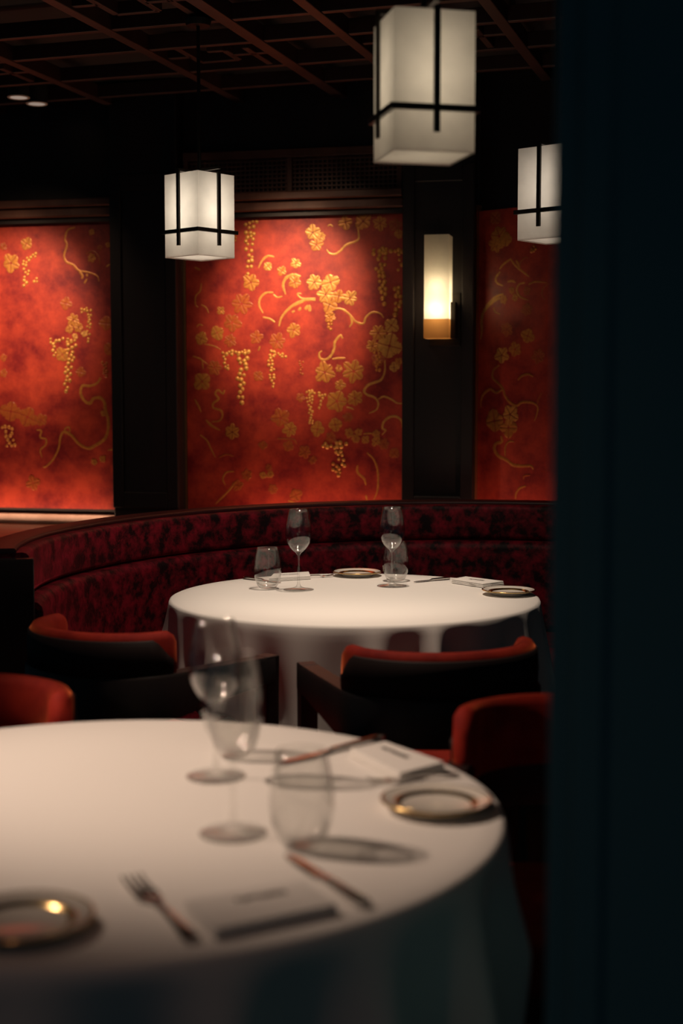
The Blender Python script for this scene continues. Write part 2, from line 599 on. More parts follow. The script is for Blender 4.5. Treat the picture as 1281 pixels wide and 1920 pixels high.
# ------------------------------------------------------------------ red panels with gilded vines
def panel(name, label, s0, s1, z0, z1, origin, u, v, vines, leaves, grapes, seed):
    c = origin + u * ((s0 + s1) / 2) - v * .004
    root = empty(name, (c.x, c.y, z0), math.atan2(u.y, u.x))
    tag(root, label, 'wall panel', 'painted red wall panels')
    W, H = s1 - s0, z1 - z0
    MB().box((0, -.006, H / 2), (W, .018, H)).build('board', M['lacquer'], root)
    yf = -.0152
    rnd = random.Random(seed)

    def loc(px, py):
        s, z = wall_sz(px, py, origin - v * .019, u, v)
        return s - (s0 + s1) / 2, z - z0

    def inside(x, z, r=0):
        return -W / 2 + r < x < W / 2 - r and r < z < H - r

    scale = (hitwall(600, 700, origin, v) - CAM).length / F
    for pts, wd, tone in vines:
        q = [loc(*p) for p in pts]
        path = smooth_path([(max(-W / 2 + .004, min(W / 2 - .004, x)), 0, max(.004, min(H - .004, z))) for x, z in q], 6)
        n = len(path)
        rings = []
        for i, p in enumerate(path):
            t = (path[min(i + 1, n - 1)] - path[max(i - 1, 0)])
            t.normalize()
            nn = Vector((-t.z, 0, t.x))
            k = i / (n - 1)
            h = wd * scale * (.35 + .65 * math.sin(PI * min(1, k * .9 + .1)) ** .6) * (.85 + .3 * rnd.random()) / 2
            rings.append([p + nn * h + Vector((0, yf, 0)), p + Vector((0, yf - .0012, 0)), p - nn * h + Vector((0, yf, 0))])
        MB().loft(rings, False, False).build('vine', M['g%d' % tone], root, smooth=True)
    for px, py, r, tone in leaves:
        x, z = loc(px, py)
        rr = r * scale
        mb = MB()
        a0 = rnd.uniform(0, 2 * PI)
        nl = 5
        k = rnd.choice((4, 5, 6)) if rr > .015 else 4
        for i in range(k):
            a = a0 + 2 * PI * i / k
            ln = rr * rnd.uniform(.92, 1.2)
            wdt = rr * 4.4 / k * rnd.uniform(.85, 1.05)
            # scalloped lobe, split along its vein
            for sd in (-1, 1):
                ring = []
                m_ = 9
                for j in range(m_ + 1):
                    t = j / m_
                    ra = ln * (.10 + .90 * t)
                    half = wdt * .5 * math.sin(PI * (.06 + .94 * t ** 1.25)) ** .6 * (1 + .16 * math.sin(t * 22 + i))
                    ring.append((ra, sd * max(half, .0008), sd * .035 * rr))
                vs, fs = [], []
                for (ra, h1, h0) in ring:
                    for hh, dy in ((h0, yf - .0003), ((h0 + h1) / 2, yf - .0016), (h1, yf - .0002)):
                        vx = x + ra * math.cos(a) - hh * math.sin(a)
                        vz = z + ra * math.sin(a) + hh * math.cos(a)
                        vs.append((max(-W / 2 + .001, min(W / 2 - .001, vx)), dy, max(.001, min(H - .001, vz))))
                for j in range(m_):
                    for q in range(2):
                        f = (j * 3 + q, j * 3 + q + 1, j * 3 + q + 4, j * 3 + q + 3)
                        fs.append(f if sd < 0 else f[::-1])
                mb.add(vs, fs)
        mb.build('grape_leaf', M['g%d' % tone], root, smooth=True)
    for pts, w0, w1, gr, tone in grapes:
        gr *= 1.22
        q = smooth_path([(p[0], 0, p[1]) for p in pts], 8)
        mb = MB()
        ln = sum((q[i + 1] - q[i]).length for i in range(len(q) - 1))
        cnt = max(5, int(ln / gr * 1.1 * (1 + (w0 + w1) / 2 / gr * .32)))
        placed = []
        for i in range(cnt * 4):
            if len(placed) >= cnt:
                break
            t = rnd.random()
            p = q[min(len(q) - 1, int(t * len(q)))]
            ww = w0 + (w1 - w0) * t
            px_, py_ = p.x + rnd.uniform(-ww, ww), p.z + rnd.uniform(-gr, gr)
            if any((px_ - a) ** 2 + (py_ - b) ** 2 < (gr * 1.45) ** 2 for a, b in placed):
                continue
            placed.append((px_, py_))
            x, z = loc(px_, py_)
            rr = gr * scale * rnd.uniform(.72, 1.05)
            if not inside(x, z, rr):
                continue
            vs, fs = [(x, yf - rr * .55, z)], []
            nn = 10
            for lv, (rk, dk) in enumerate(((.55, .46), (.88, .2), (1, 0))):
                for j in range(nn):
                    a = 2 * PI * j / nn
                    vs.append((x + rr * rk * math.cos(a), yf - rr * dk, z + rr * rk * math.sin(a)))
            for j in range(nn):
                j2 = (j + 1) % nn
                fs.append((0, 1 + j, 1 + j2))
                for lv in range(2):
                    b0, b1 = 1 + lv * nn, 1 + (lv + 1) * nn
                    fs.append((b0 + j, b1 + j, b1 + j2, b0 + j2))
            mb.add(vs, fs)
        if mb.v:
            mb.build('grape_cluster', M['g%d' % tone], root, smooth=True)
    return root


def tf(ox, oy, sc):
    return lambda p: (ox + p[0] / sc, oy + p[1] / sc)


# middle panel
T = tf(330, 380, 2.847)
mv = [
 ([(965,110),(975,160),(970,200),(910,225),(880,255),(850,275),(820,270),(805,250)],4,1),
 ([(525,290),(490,285),(460,310),(440,350)],4,1),
 ([(665,395),(630,385),(590,400),(572,440),(585,490)],5.5,1),
 ([(520,480),(480,482),(450,510),(445,550),(465,590)],4,1),
 ([(520,490),(540,505),(570,500)],3,1),
 ([(745,520),(690,520),(630,545),(580,590),(550,640)],5,1),
 ([(745,510),(680,512),(655,500),(650,485),(670,487)],3,1),
 ([(550,660),(565,610),(610,560),(680,530)],4,1),
 ([(465,612),(500,620),(530,640)],3.5,1),
 ([(620,585),(635,578)],4,1),([(655,575),(668,560)],5,1),([(690,570),(705,548)],6,1),([(715,580),(712,545)],6,1),
 ([(815,590),(850,567),(890,570),(930,600),(960,635),(1000,645),(1015,610),(1050,585),(1090,592),(1110,615)],4,1),
 ([(930,600),(940,640),(925,665)],3.5,1),
 ([(890,725),(880,708),(865,720),(848,745),(845,780),(825,820),(795,838),(770,830),(765,805),(780,790)],4.5,1),
 ([(835,835),(870,830),(905,830)],3.5,1),
 ([(1115,840),(1115,900),(1095,945),(1060,960),(1025,975),(1005,1005),(1020,1025),(1060,1040),(1080,1070),(1070,1105),(1030,1125)],4.5,1),
 ([(1080,1050),(1110,1035),(1150,1050),(1180,1070),(1215,1072)],3.5,1),
 ([(1215,1205),(1205,1165),(1175,1142),(1140,1145),(1110,1170),(1103,1205),(1120,1215),(1100,1240)],4.5,1),
 ([(260,1000),(250,1020),(225,1000),(210,1020),(228,1048),(200,1070),(200,1095),(240,1110),(248,1140),(230,1165),(190,1170)],4,2),
 ([(100,345),(130,360)],4,2),([(135,430),(130,470),(105,500),(105,545),(120,560)],3,2),
 ([(135,545),(160,560),(175,590)],3.5,2),([(110,665),(125,650),(145,658)],3,2),
 ([(150,755),(200,765),(240,785)],2.5,2),([(90,820),(130,835),(170,865)],3,2),([(140,840),(145,890)],2.5,2),
 ([(100,1050),(120,1085),(135,1120)],4,2),([(160,1160),(190,1190),(235,1215)],5,2),
 ([(130,1240),(165,1270),(185,1310),(210,1360)],3.5,2),([(310,1435),(270,1440),(250,1475),(265,1510)],3.5,2),
 ([(320,1490),(280,1540),(240,1580),(210,1610)],4,2),
 ([(1020,1335),(1055,1370),(1075,1420),(1080,1480),(1075,1540),(1055,1590)],4,2),
 ([(970,1400),(970,1440),(1005,1475),(1015,1510)],4.5,2),([(1020,1590),(1015,1560)],4,2),
 ([(540,1260),(590,1262),(630,1265),(645,1290)],3,3),([(910,1092),(935,1097),(950,1105)],3,1),
 ([(440,790),(450,765)],3.5,2),([(1000,1235),(1040,1232),(1080,1240)],3,2),([(600,1590),(640,1605),(680,1615)],4,2),
 ([(230,1360),(270,1345),(310,1355)],3,3),([(810,125),(825,118),(838,130)],3,1)]
ml = [(730,160,40,1),(775,180,25,1),(750,225,35,2),(905,105,35,2),(1000,100,45,2),(1090,110,40,2),(1170,120,36,3),(1190,165,25,2),
 (640,325,28,1),(635,425,35,2),(490,340,25,1),(565,365,25,2),(740,425,42,1),(825,425,45,1),(800,490,45,1),(870,500,35,2),(930,510,42,1),(820,545,40,2),(825,610,30,2),
 (400,425,45,2),(350,540,55,3),(240,575,22,2),(220,695,38,2),(290,735,35,3),(430,720,35,3),(300,640,50,3),(630,680,40,2),(540,740,45,3),(135,725,36,2),(140,955,48,2),(205,880,40,3),
 (1150,655,40,1),(1080,695,45,2),(1050,765,35,2),(1140,765,66,1),(1080,840,35,3),(1165,880,26,1),(1190,850,22,2),
 (795,905,55,2),(870,885,20,2),(950,900,60,2),(875,975,30,2),(860,1060,60,2),(955,1045,42,2),(920,1145,28,3),
 (755,1210,40,2),(850,1185,38,2),(830,1255,30,3),(925,1230,26,2),(975,1225,22,2),(960,1260,24,2),(1012,1265,22,2),(1068,1235,22,2),(1068,1275,25,2),(1110,1290,30,3),(1165,1335,28,3),
 (610,1210,40,2),(300,1225,42,2),(560,1150,50,3),(465,1295,25,3),(600,1300,30,3),(690,1330,35,3),(730,1375,22,3),(380,1455,30,3),(495,1415,20,3),(465,1455,20,2),(505,1450,20,2),(520,1530,28,3),(640,1560,35,3),(330,1510,30,3),(440,925,30,3),(665,1040,25,3)]
mg = [([(400,95),(395,230),(390,370)],34,8,10,1),([(1085,250),(1095,400),(1110,540)],34,14,11,1),([(1100,255),(1190,265),(1195,350)],14,10,10,1),([(1190,460),(1190,520),(1170,590)],24,12,11,1),
 ([(255,810),(275,890)],10,6,8,1),([(280,800),(370,800)],12,14,9,1),([(362,800),(350,920),(343,1070)],34,10,11,1),
 ([(508,800),(515,980)],20,8,8,1),([(520,800),(580,820)],8,8,7,1),([(710,1010),(722,1170)],18,10,7,1),([(725,1012),(795,1030)],14,14,8,1),([(782,1040),(770,1090)],5,5,7,1),
 ([(790,1300),(890,1290)],22,22,10,1),([(865,1300),(890,1400)],22,16,9,1),([(850,1400),(870,1445)],24,18,9,2),([(1075,800),(1075,890)],20,14,8,2),([(820,600),(825,680)],18,6,7,2),([(670,850),(670,920)],10,5,6,3),([(315,150),(318,200)],6,6,7,2)]


def conv(vn, lv, gp, T, sc):
    return ([([T(p) for p in a], b, c) for a, b, c in vn], [(*T((x, y)), r / sc, t) for x, y, r, t in lv],
            [([T(p) for p in a], w0 / sc, w1 / sc, g / sc, t) for a, w0, w1, g, t in gp])


panel('painted_panel', 'red lacquer panel with gold grapevines behind the far table, between the two dark pillars', sM0, sM1, pan_bot - .12, pan_top - .005, P0, U, V,
      *conv(mv, ml, mg, T, 2.847), 3)
# left panel
T = tf(0, 380, 2.91)
lv_ = [([(410,135),(370,150),(355,200),(365,230),(350,290),(365,325),(400,340),(430,370),(480,380),(530,400),(540,430)],4,2),
 ([(430,370),(450,400),(445,415)],5,2),([(470,400),(480,392)],5,2),([(460,440),(475,415)],4,2),
 ([(550,955),(530,985),(490,1000),(450,1000),(440,1040),(460,1080),(490,1095),(510,1070),(545,1065),(570,1090),(575,1130),(590,1180),(590,1240),(570,1290),(520,1325),(480,1340),(430,1315),(390,1270),(350,1250),(330,1280),(320,1340),(290,1400),(250,1440),(235,1440)],6,2),
 ([(360,1265),(355,1235),(375,1225),(382,1245),(370,1270)],3,2),([(200,1240),(225,1245),(220,1280),(250,1290),(250,1320),(220,1350),(230,1390)],3.5,2),
 ([(590,1350),(630,1345),(655,1360)],3.5,2),([(470,280),(510,265),(540,300),(545,340)],3,3),([(580,350),(600,335)],3,1)]
ll_ = [(145,225,35,2),(60,330,50,2),(20,240,22,3),(500,160,18,2),(590,230,16,2),(500,300,25,2),(545,245,16,3),(360,550,35,3),(400,640,35,2),(430,680,30,2),(460,715,18,1),(410,730,18,1),(380,690,25,2),(340,830,42,2),(580,660,40,3),(440,925,30,3),(150,1170,60,3),(225,1185,40,3),(60,1140,60,3),(565,1150,18,2),(560,1400,20,2),(515,1415,20,2),(180,1530,40,3),(20,845,20,3),(20,930,25,3),(600,800,40,3)]
lg_ = [([(150,295),(140,380),(135,450)],22,10,9,1),([(195,420),(195,440)],8,8,8,1),([(190,285),(192,300)],10,10,8,1),([(290,755),(300,840)],16,10,9,1),([(310,745),(400,760)],18,18,9,1),([(390,770),(380,870),(360,1020)],26,12,10,1),([(440,590),(485,585),(490,640)],10,8,8,1),([(485,660),(480,760)],10,6,8,1),([(40,1230),(60,1330)],35,24,9,2),([(570,870),(575,950)],14,8,9,3)]
panel('painted_panel', 'red lacquer panel with gold grapevines at the left edge, over the lit wooden ledge', sL1 - 1.75, sL1 - .004, pan_bot + .0, pan_top - .005, P0, U, V,
      *conv(lv_, ll_, lg_, T, 2.91), 5)
# right panel
T = tf(760, 380, 3.2)
rv_ = [([(630,340),(590,370),(565,400)],4,2),([(570,415),(545,450),(550,480),(590,500)],4,2),([(630,335),(660,375),(700,410),(745,445)],4,2),([(665,345),(690,390)],4,2),([(615,475),(640,470),(665,480)],4,2),
 ([(720,480),(685,490),(670,525),(690,565),(740,585)],4,2),([(740,490),(780,475),(850,480)],3.5,2),([(860,485),(830,510),(820,550),(840,585)],3,3),([(590,548),(545,565),(500,605),(480,630)],4.5,1),
 ([(570,570),(520,600),(480,640),(465,670),(458,720),(460,770),(453,820)],5.5,1),([(530,630),(540,655),(570,670)],2.5,2),
 ([(565,975),(530,1005),(525,1050),(560,1085),(585,1115),(600,1160),(630,1200),(670,1218),(700,1198),(760,1200),(795,1225),(790,1270),(775,1310)],4.5,2),
 ([(585,1120),(545,1140),(510,1120),(470,1150),(455,1190),(455,1230)],4.5,2),([(675,1065),(700,1040),(740,1030),(770,1045)],4,2),([(820,1140),(800,1180),(790,1220)],3.5,3),
 ([(575,1400),(580,1435),(545,1445),(535,1480),(560,1520),(610,1545),(650,1575),(710,1580),(755,1580),(770,1600)],6,2),([(600,1520),(600,1470),(620,1435),(655,1435)],3.5,2),
 ([(710,1660),(715,1640),(750,1635)],3.5,3),([(725,1700),(685,1715),(665,1750),(662,1780)],4,2),([(690,400),(690,360),(720,330),(740,335)],3,3)]
rl_ = [(565,200,58,2),(545,250,45,2),(605,220,40,2),(540,90,40,3),(640,525,20,2),(660,570,20,2),(590,580,25,2),(730,530,25,3),(730,640,35,3),(735,800,40,2),(610,760,40,3),(580,915,45,1),(660,880,40,2),(800,920,40,3),(535,1310,58,2),(630,1270,50,1),(620,1350,50,2)]
rg_ = [([(765,270),(775,300)],14,14,8,2)]
panel('painted_panel', 'dim red lacquer panel with gold grapevines on the angled wall right of the sconce', .013, .62, pan_bot - .12, pan_top - .005, PR, U2, V2,
      *conv(rv_, rl_, rg_, T, 3.2), 7)

# ------------------------------------------------------------------ coffered ceiling beams
crz = -PHI
def cb(name, a, b, wdt, dz0, dz1):
    a, b = Vector(a), Vector(b)
    d = b - a
    o = MB().box(((a.x + b.x) / 2, (a.y + b.y) / 2, ZC + (dz0 + dz1) / 2), (d.length, wdt, dz1 - dz0), math.atan2(d.y, d.x)).build(name, M['wood_beam'], ceil, bevel=.003)
    return o


O = hitz(490, 85, ZC)
O = Vector((O.x, O.y))
u2, v2 = Vector((math.cos(R(17.5)), -math.sin(R(17.5)))), Vector((math.sin(R(17.5)), math.cos(R(17.5))))
def G(s, t):
    return O + u2 * s + v2 * t
for s in (-2.05, -1.55, -1.0, -.44, 0, .32, .88, 1.4):
    cb('ceiling_beam', G(s, -1.7), G(s, 1.0), .052 if s == 0 else .042, -.0, .06)
rowt = (-1.25, -.85, -.33, -.03, .34, .66)
for t in rowt:
    cb('ceiling_cross_beam', G(-2.4, t), G(1.6, t), .03, .004, .058)
# fretwork inside alternating coffers
def fret(s0, s1, t0, t1):
    w_, h_ = s1 - s0, t1 - t0
    for a, b_ in (((.25, 0), (.25, .7)), ((.25, .7), (.6, .7)), ((.6, .7), (.6, .3)), ((.6, .3), (.45, .3)), ((.8, 1), (.8, .25)), ((.0, .45), (.25, .45)), ((.8, .5), (1, .5)), ((.6, .5), (.8, .5))):
        cb('fret_bar', G(s0 + w_ * a[0], t0 + h_ * a[1]), G(s0 + w_ * b_[0], t0 + h_ * b_[1]), .026, .010, .052)
for cell in ((-.44, 0, -.03, .34), (-1.55, -1.0, .0, .34), (-1.55, -1.0, -.85, -.33), (-.44, 0, -.85, -.33), (.32, .88, -.03, .34), (-2.05, -1.55, -.85, -.33), (.32, .88, -.85, -.33), (-2.05, -1.55, .34, .66)):
    fret(*cell)

# visible recessed downlights
for k, (px, py, lb) in enumerate(((35, 183, 'small round recessed downlight at the far left of the ceiling, left one of the pair'), (69, 195, 'small round recessed downlight on the ceiling, right one of the pair at far left'))):
    p = hitz(px, py, ZC - .012)
    d = tag(empty('recessed_downlight', (p.x, p.y, ZC - .012)), lb, 'downlight', 'recessed downlights')
    MB().lathe([(.036, -.001), (.043, -.002), (.046, 0), (.046, .003), (.036, .003), (.036, -.001)], 28).build('trim_ring', M['outlet'], d, smooth=True, auto=True)
    MB().lathe([(.0005, .11), (.044, .11), (.044, .0035), (.0005, .0035)], 24).build('can', M['ceil'], d)
    MB().lathe([(.0005, .0), (.0355, .0), (.0355, .003), (.0005, .003)], 24).build('lens', M['lens'], d)

# ------------------------------------------------------------------ foreground column on the right
cxl = hity(1033, 900, 1.42).x
col_ = struct(MB().prism([(cxl, 1.42), (cxl + .34, 1.42), (cxl + .40, 1.50), (cxl + .34, 1.62), (cxl + .075, 1.62)], 0, ZC + .1).build('trim_9', M['black'], bevel=.004))
for dx in (.04, .30):
    MB().box((cxl + dx, 1.416, 1.3), (.03, .008, 2.4)).build('moulding', M['black'], col_, bevel=.003)

# ------------------------------------------------------------------ pendant lanterns
LW, LH = .165, .276


def lantern(label, px, py, Y, alpha, watts, lens_col):
    """px, py: the lower end of the edge nearest to the camera"""
    rp = hity(px, py, Y)
    # centre from the near corner
    r_ = Vector((math.cos(alpha), math.sin(alpha), 0))
    l_ = Vector((-math.sin(alpha), math.cos(alpha), 0))
    c = rp + (r_ + l_) * (LW / 2)
    root = tag(empty('pendant_lantern', (c.x, c.y, rp.z), alpha), label, 'lamp', 'pendant lanterns')
    h = LW / 2
    vs = [(-h, -h, 0), (h, -h, 0), (h, h, 0), (-h, h, 0), (-h, -h, LH), (h, -h, LH), (h, h, LH), (-h, h, LH)]
    sh = MB().add(vs, [(0, 1, 5, 4), (1, 2, 6, 5), (2, 3, 7, 6), (3, 0, 4, 7)]).build('shade', M['shade'], root)
    g = .001
    MB().add([(-h + g, -h + g, .004), (h - g, -h + g, .004), (h - g, h - g, .004), (-h + g, h - g, .004)], [(0, 3, 2, 1)]).build('bottom_diffuser', M['shade'], root)
    bz, e = .085, h + .005
    b = MB()
    for sx, sy, dx, dy in ((0, -1, 2 * e + .009, .009), (0, 1, 2 * e + .009, .009), (-1, 0, .009, 2 * e - .009), (1, 0, .009, 2 * e - .009)):
        b.box((sx * e, sy * e, bz), (dx, dy, .0125))
    b.build('band', M['metal'], root)
    for sx, sy in ((0, -1), (0, 1), (-1, 0), (1, 0)):
        e2 = h + .013
        MB().box((sx * e2, sy * e2, (LH + .004 + .036) / 2), (.0125 if sx == 0 else .007, .0125 if sy == 0 else .007, LH + .004 - .036)).build('strap', M['metal'], root)
    cr = MB()
    cr.box((0, 0, LH + .008), (2 * h + .034, .0125, .008)).box((0, 0, LH + .016), (.0125, 2 * h + .034, .008))
    cr.build('cross_bar', M['metal'], root)
    MB().tube([(0, 0, LH + .012), (0, 0, ZC - rp.z)], .006, 10).build('rod', M['metal'], root)
    MB().lathe([(.0005, ZC - rp.z - .02), (.04, ZC - rp.z - .02), (.045, ZC - rp.z), (.0005, ZC - rp.z)], 24).build('ceiling_rose', M['metal'], root, smooth=True, auto=True)
    for k, (zz, wk) in enumerate(((.10, .28), (.155, .44), (.21, .28))):
        d = bpy.data.lights.new('lantern_bulb', 'POINT')
        d.energy = watts * wk
        d.color = lens_col
        d.shadow_soft_size = .022
        o = bpy.data.objects.new('lantern_bulb', d)
        COL.objects.link(o)
        o.parent = root
        o.location = (0, 0, zz)
    return root


lantern('large blurred white pendant lantern with black straps, nearest and highest in the frame', 740, 281, 2.85, R(13), .34, (1, .84, .62))
lantern('bright white pendant lantern with black straps in front of the left pillar', 372, 478, 4.75, R(48), .66, (1, .88, .72))
lantern('pendant lantern with black straps half hidden by the dark column on the right', 1058, 444, 4.30, R(50), .36, (1, .88, .74))

# ------------------------------------------------------------------ wall sconce
NS = .07 + .015
o1 = P0 - V * (NS + .10)
sc_l = wall_sz(795, 600, o1)[0]
sc_r = wall_sz(841, 600, o1)[0]
sz0, sz1, sz2 = wall_sz(800, 634, o1)[1], wall_sz(800, 598, o1)[1], wall_sz(800, 440, o1)[1]
sw = (sc_r - sc_l)
cs = P0 + U * ((sc_l + sc_r) / 2) - V * (NS + .05)
sc = tag(empty('wall_sconce', (cs.x, cs.y, sz0), -PHI), 'tall glowing alabaster wall sconce with brass base on the dark pillar', 'lamp')
hw, hd = sw / 2, .05
h0, h1 = sz1 - sz0, sz2 - sz0
vs = []
for z in (h0, h1):
    vs += [(-hw, -hd, z), (hw, -hd, z), (hw, hd, z), (-hw, hd, z)]
MB().add(vs, [(0, 1, 5, 4), (1, 2, 6, 5), (2, 3, 7, 6), (3, 0, 4, 7)]).build('shade', M['alabaster'], sc)
bw, bd = hw + .001, hd + .001
MB().add([(-bw, -bd, 0), (bw, -bd, 0), (bw, bd, 0), (-bw, bd, 0), (-bw, -bd, h0), (bw, -bd, h0), (bw, bd, h0), (-bw, bd, h0)],
         [(0, 1, 5, 4), (1, 2, 6, 5), (2, 3, 7, 6), (3, 0, 4, 7), (0, 3, 2, 1)]).build('base', M['amber'], sc)
MB().box((hw + .012, .02, h0 * .95), (.022, .05, h0 * 1.9)).build('bracket', M['metal'], sc, bevel=.002)
MB().box((hw * .4, hd + .018, .08), (sw * 1.3, .032, .22)).build('back_plate', M['metal'], sc, bevel=.003)
for zz, wk in ((h0 + .035, .62), (h0 + .13, .30)):
    d = bpy.data.lights.new('sconce_bulb', 'POINT')
    d.energy = 1.0 * wk
    d.color = (1, .80, .52)
    d.shadow_soft_size = .018
    o = bpy.data.objects.new('sconce_bulb', d)
    COL.objects.link(o)
    o.parent = sc
    o.location = (0, 0, zz)


# ------------------------------------------------------------------ tables and cloths
def table(c, label, rt):
    t = tag(empty('round_table', (c.x, c.y, 0)), label, 'table')
    MB().lathe([(.0005, .715), (rt - .03, .715), (rt - .025, .72), (rt - .025, .735), (rt - .03, .742), (.0005, .742)], 64).build('tabletop', M['wood'], t, smooth=True, auto=True)
    MB().lathe([(.0005, .04), (.07, .04), (.055, .1), (.05, .4), (.06, .70), (.12, .715), (.0005, .715)], 28).build('column', M['metal'], t, smooth=True, auto=True)
    MB().lathe([(.0005, .0), (.27, .0), (.27, .015), (.1, .04), (.0005, .04)], 40).build('base', M['metal'], t, smooth=True, auto=True)
    return t


def cloth(c, label, rt, seed, drop0, corner, phase, nf):
    rnd = random.Random(seed)
    ph = [rnd.uniform(0, 2 * PI) for _ in range(6)]
    N = 288
    prof = [(rt * .3, 0), (rt * .7, 0), (rt * .93, 0), (rt - .010, 0), (rt - .003, -.003), (rt, -.010)]
    vs, fs = [(0, 0, 0)], []
    rows = []
    for r, z in prof:
        rows.append([(r * math.cos(2 * PI * i / N), r * math.sin(2 * PI * i / N), z) for i in range(N)])
    K = 26
    for k in range(1, K + 1):
        t = k / K
        row = []
        for i in range(N):
            a = 2 * PI * i / N
            drop = drop0 + corner * max(0, math.cos(2 * (a - phase))) ** 2 if False else drop0 + corner * (0.5 + .5 * math.cos(4 * (a - phase))) ** 2
            q = math.sin(nf * a + ph[0] + .9 * math.sin(3 * a + ph[1])) * .65 + .35 * math.sin((nf + 5) * a + ph[2] + 1.2 * math.sin(2 * a + ph[3]))
            q = (q + 1) / 2
            q = q ** 1.7
            e = min(1, t * 1.9) ** 1.1
            cn = (0.5 + .5 * math.cos(4 * (a - phase))) ** 3
            rr = rt + .002 + e * (.105 * q - .058) + cn * e * .018 * (1 - .2 * t) + .006 * math.sin(9 * a + ph[4] + 6 * t) * e
            row.append((rr * math.cos(a), rr * math.sin(a), -.010 - (drop - .010) * t))
        rows.append(row)
    for row in rows:
        vs += row
    for i in range(N):
        fs.append((0, 1 + i, 1 + (i + 1) % N))
    for k in range(len(rows) - 1):
        for i in range(N):
            j = (i + 1) % N
            fs.append((1 + k * N + i, 1 + (k + 1) * N + i, 1 + (k + 1) * N + j, 1 + k * N + j))
    o = MB().add(vs, fs).build('tablecloth', M['linen'], None, smooth=True)
    o.location = (c.x, c.y, .75)
    sd = o.modifiers.new('thick', 'SOLIDIFY')
    sd.thickness = .002
    sd.offset = -1
    return tag(o, label, 'tablecloth', 'white tablecloths')


table(FT, 'round pedestal table hidden under the white cloth by the banquette', RT)
cloth(FT, 'white cloth draped in folds over the far round table by the banquette', RT, 4, .27, .26, R(259), 21)
table(NT, 'round pedestal table hidden under the white cloth in the foreground', .582)
cloth(NT, 'blurred white cloth over the round table in the foreground', .582, 9, .30, .25, R(230), 16)
TZ = .7512

# ------------------------------------------------------------------ chairs
def make_chair(label):
    c = tag(empty('armchair', (0, 0, 0)), label, 'chair', 'red velvet armchairs with dark wooden arms')
    A, D = .205, .17

    def U_(a):   # half ellipse, back at -y
        return Vector((A * math.sin(a), -.02 - D * math.cos(a), 0)), Vector((math.sin(a) / A, -math.cos(a) / D, 0)).normalized()
    # upholstered back pad
    rings = []
    n = 48
    for i in range(n + 1):
        k = i / n * 2 - 1
        a = k * R(94)
        p, nn = U_(a)
        ee = max(0, abs(k) - .90) / .10
        zt = .80 - .045 * (1 - math.sqrt(max(0, 1 - ee * ee)))
        zb = .672
        th = .022 * math.sqrt(max(.05, 1 - ee ** 3 * .9))
        ring = []
        for (o_, z) in ((-1, zb), (-1.1, (zb + zt) / 2), (-1.0, zt - .018), (-.6, zt - .004), (0, zt), (.6, zt - .004), (1.0, zt - .018), (1.05, (zb + zt) / 2), (1, zb)):
            q = p + nn * (o_ * th)
            ring.append((q.x, q.y, z))
        rings.append(ring)
    MB().loft(rings).build('backrest', M['velvet'], c, smooth=True)
    # dark leather outside of the back
    rings = []
    for i in range(n + 1):
        k = i / n * 2 - 1
        p, nn = U_(k * R(86))
        zt = .781 - .05 * max(0, abs(k) - .85) / .15
        rings.append([(p + nn * o_).to_tuple()[:2] + (z,) for o_, z in ((.0262, .69), (.0285, .735), (.0262, zt), (.018, zt + .004), (.018, .69))])
    MB().loft(rings).build('back_shell', M['leather'], c, smooth=True)
    # wooden rail wrapping the back and running forward as both arms
    path = [Vector((-A - .026, .285, 0)), Vector((-A - .018, .14, 0))]
    for i in range(33):
        a = R(-90) + R(180) * i / 32
        p, nn = U_(a)
        path.append(p + nn * .008)
    path += [Vector((A + .018, .14, 0)), Vector((A + .026, .285, 0))]
    rings = []
    for i, p in enumerate(path):
        t = (path[min(i + 1, len(path) - 1)] - path[max(i - 1, 0)]).normalized()
        nn = Vector((t.y, -t.x, 0))
        fr = max(0, p.y + .02) / .285
        zb = .595 + .045 * min(1, fr)
        w_ = .026
        rings.append([(p + nn * w_ * a_).to_tuple()[:2] + (z,) for a_, z in ((1, zb), (1, .692), (.8, .70), (-.8, .70), (-1, .692), (-1, zb))])
    MB().loft(rings).build('arm_rail', M['wood'], c, auto=True)
    for sx in (-1, 1):
        MB().loft([[(sx * .231 + dx * q, .279 + dy * q, z) for dx, dy in ((-1, -1), (1, -1), (1, 1), (-1, 1))] for z, q in ((0, .016), (.3, .02), (.60, .0215), (.701, .0225))]).build('leg', M['wood'], c, bevel=.003)
        MB().loft([[(sx * .14 * s_ + dx * q, -.150 * s_ + dy * q, z) for dx, dy in ((-1, -1), (1, -1), (1, 1), (-1, 1))] for z, q, s_ in ((0, .014, 1.12), (.4, .02, 1.0), (.60, .02, 1.0))]).build('leg', M['wood'], c, bevel=.003)
    MB().prism([(-.21, .27), (-.20, -.06), (-.13, -.165), (.13, -.165), (.20, -.06), (.21, .27)], .36, .405).build('seat_frame', M['wood'], c, bevel=.004)
    o = MB().prism([(-.206, .285), (-.196, -.06), (-.125, -.158), (.125, -.158), (.196, -.06), (.206, .285)], .406, .49).build('seat', M['velvet'], c, bevel=.022, smooth=False)
    o.modifiers['bevel'].segments = 4
    return c


def put(ch, x, y, hx, hy):
    """back apex at x,y; facing direction hx,hy"""
    h = Vector((hx, hy, 0)).normalized()
    p = Vector((x, y, 0)) + h * .19
    ch.location = p
    ch.rotation_euler = (0, 0, math.atan2(h.y, h.x) - PI / 2)


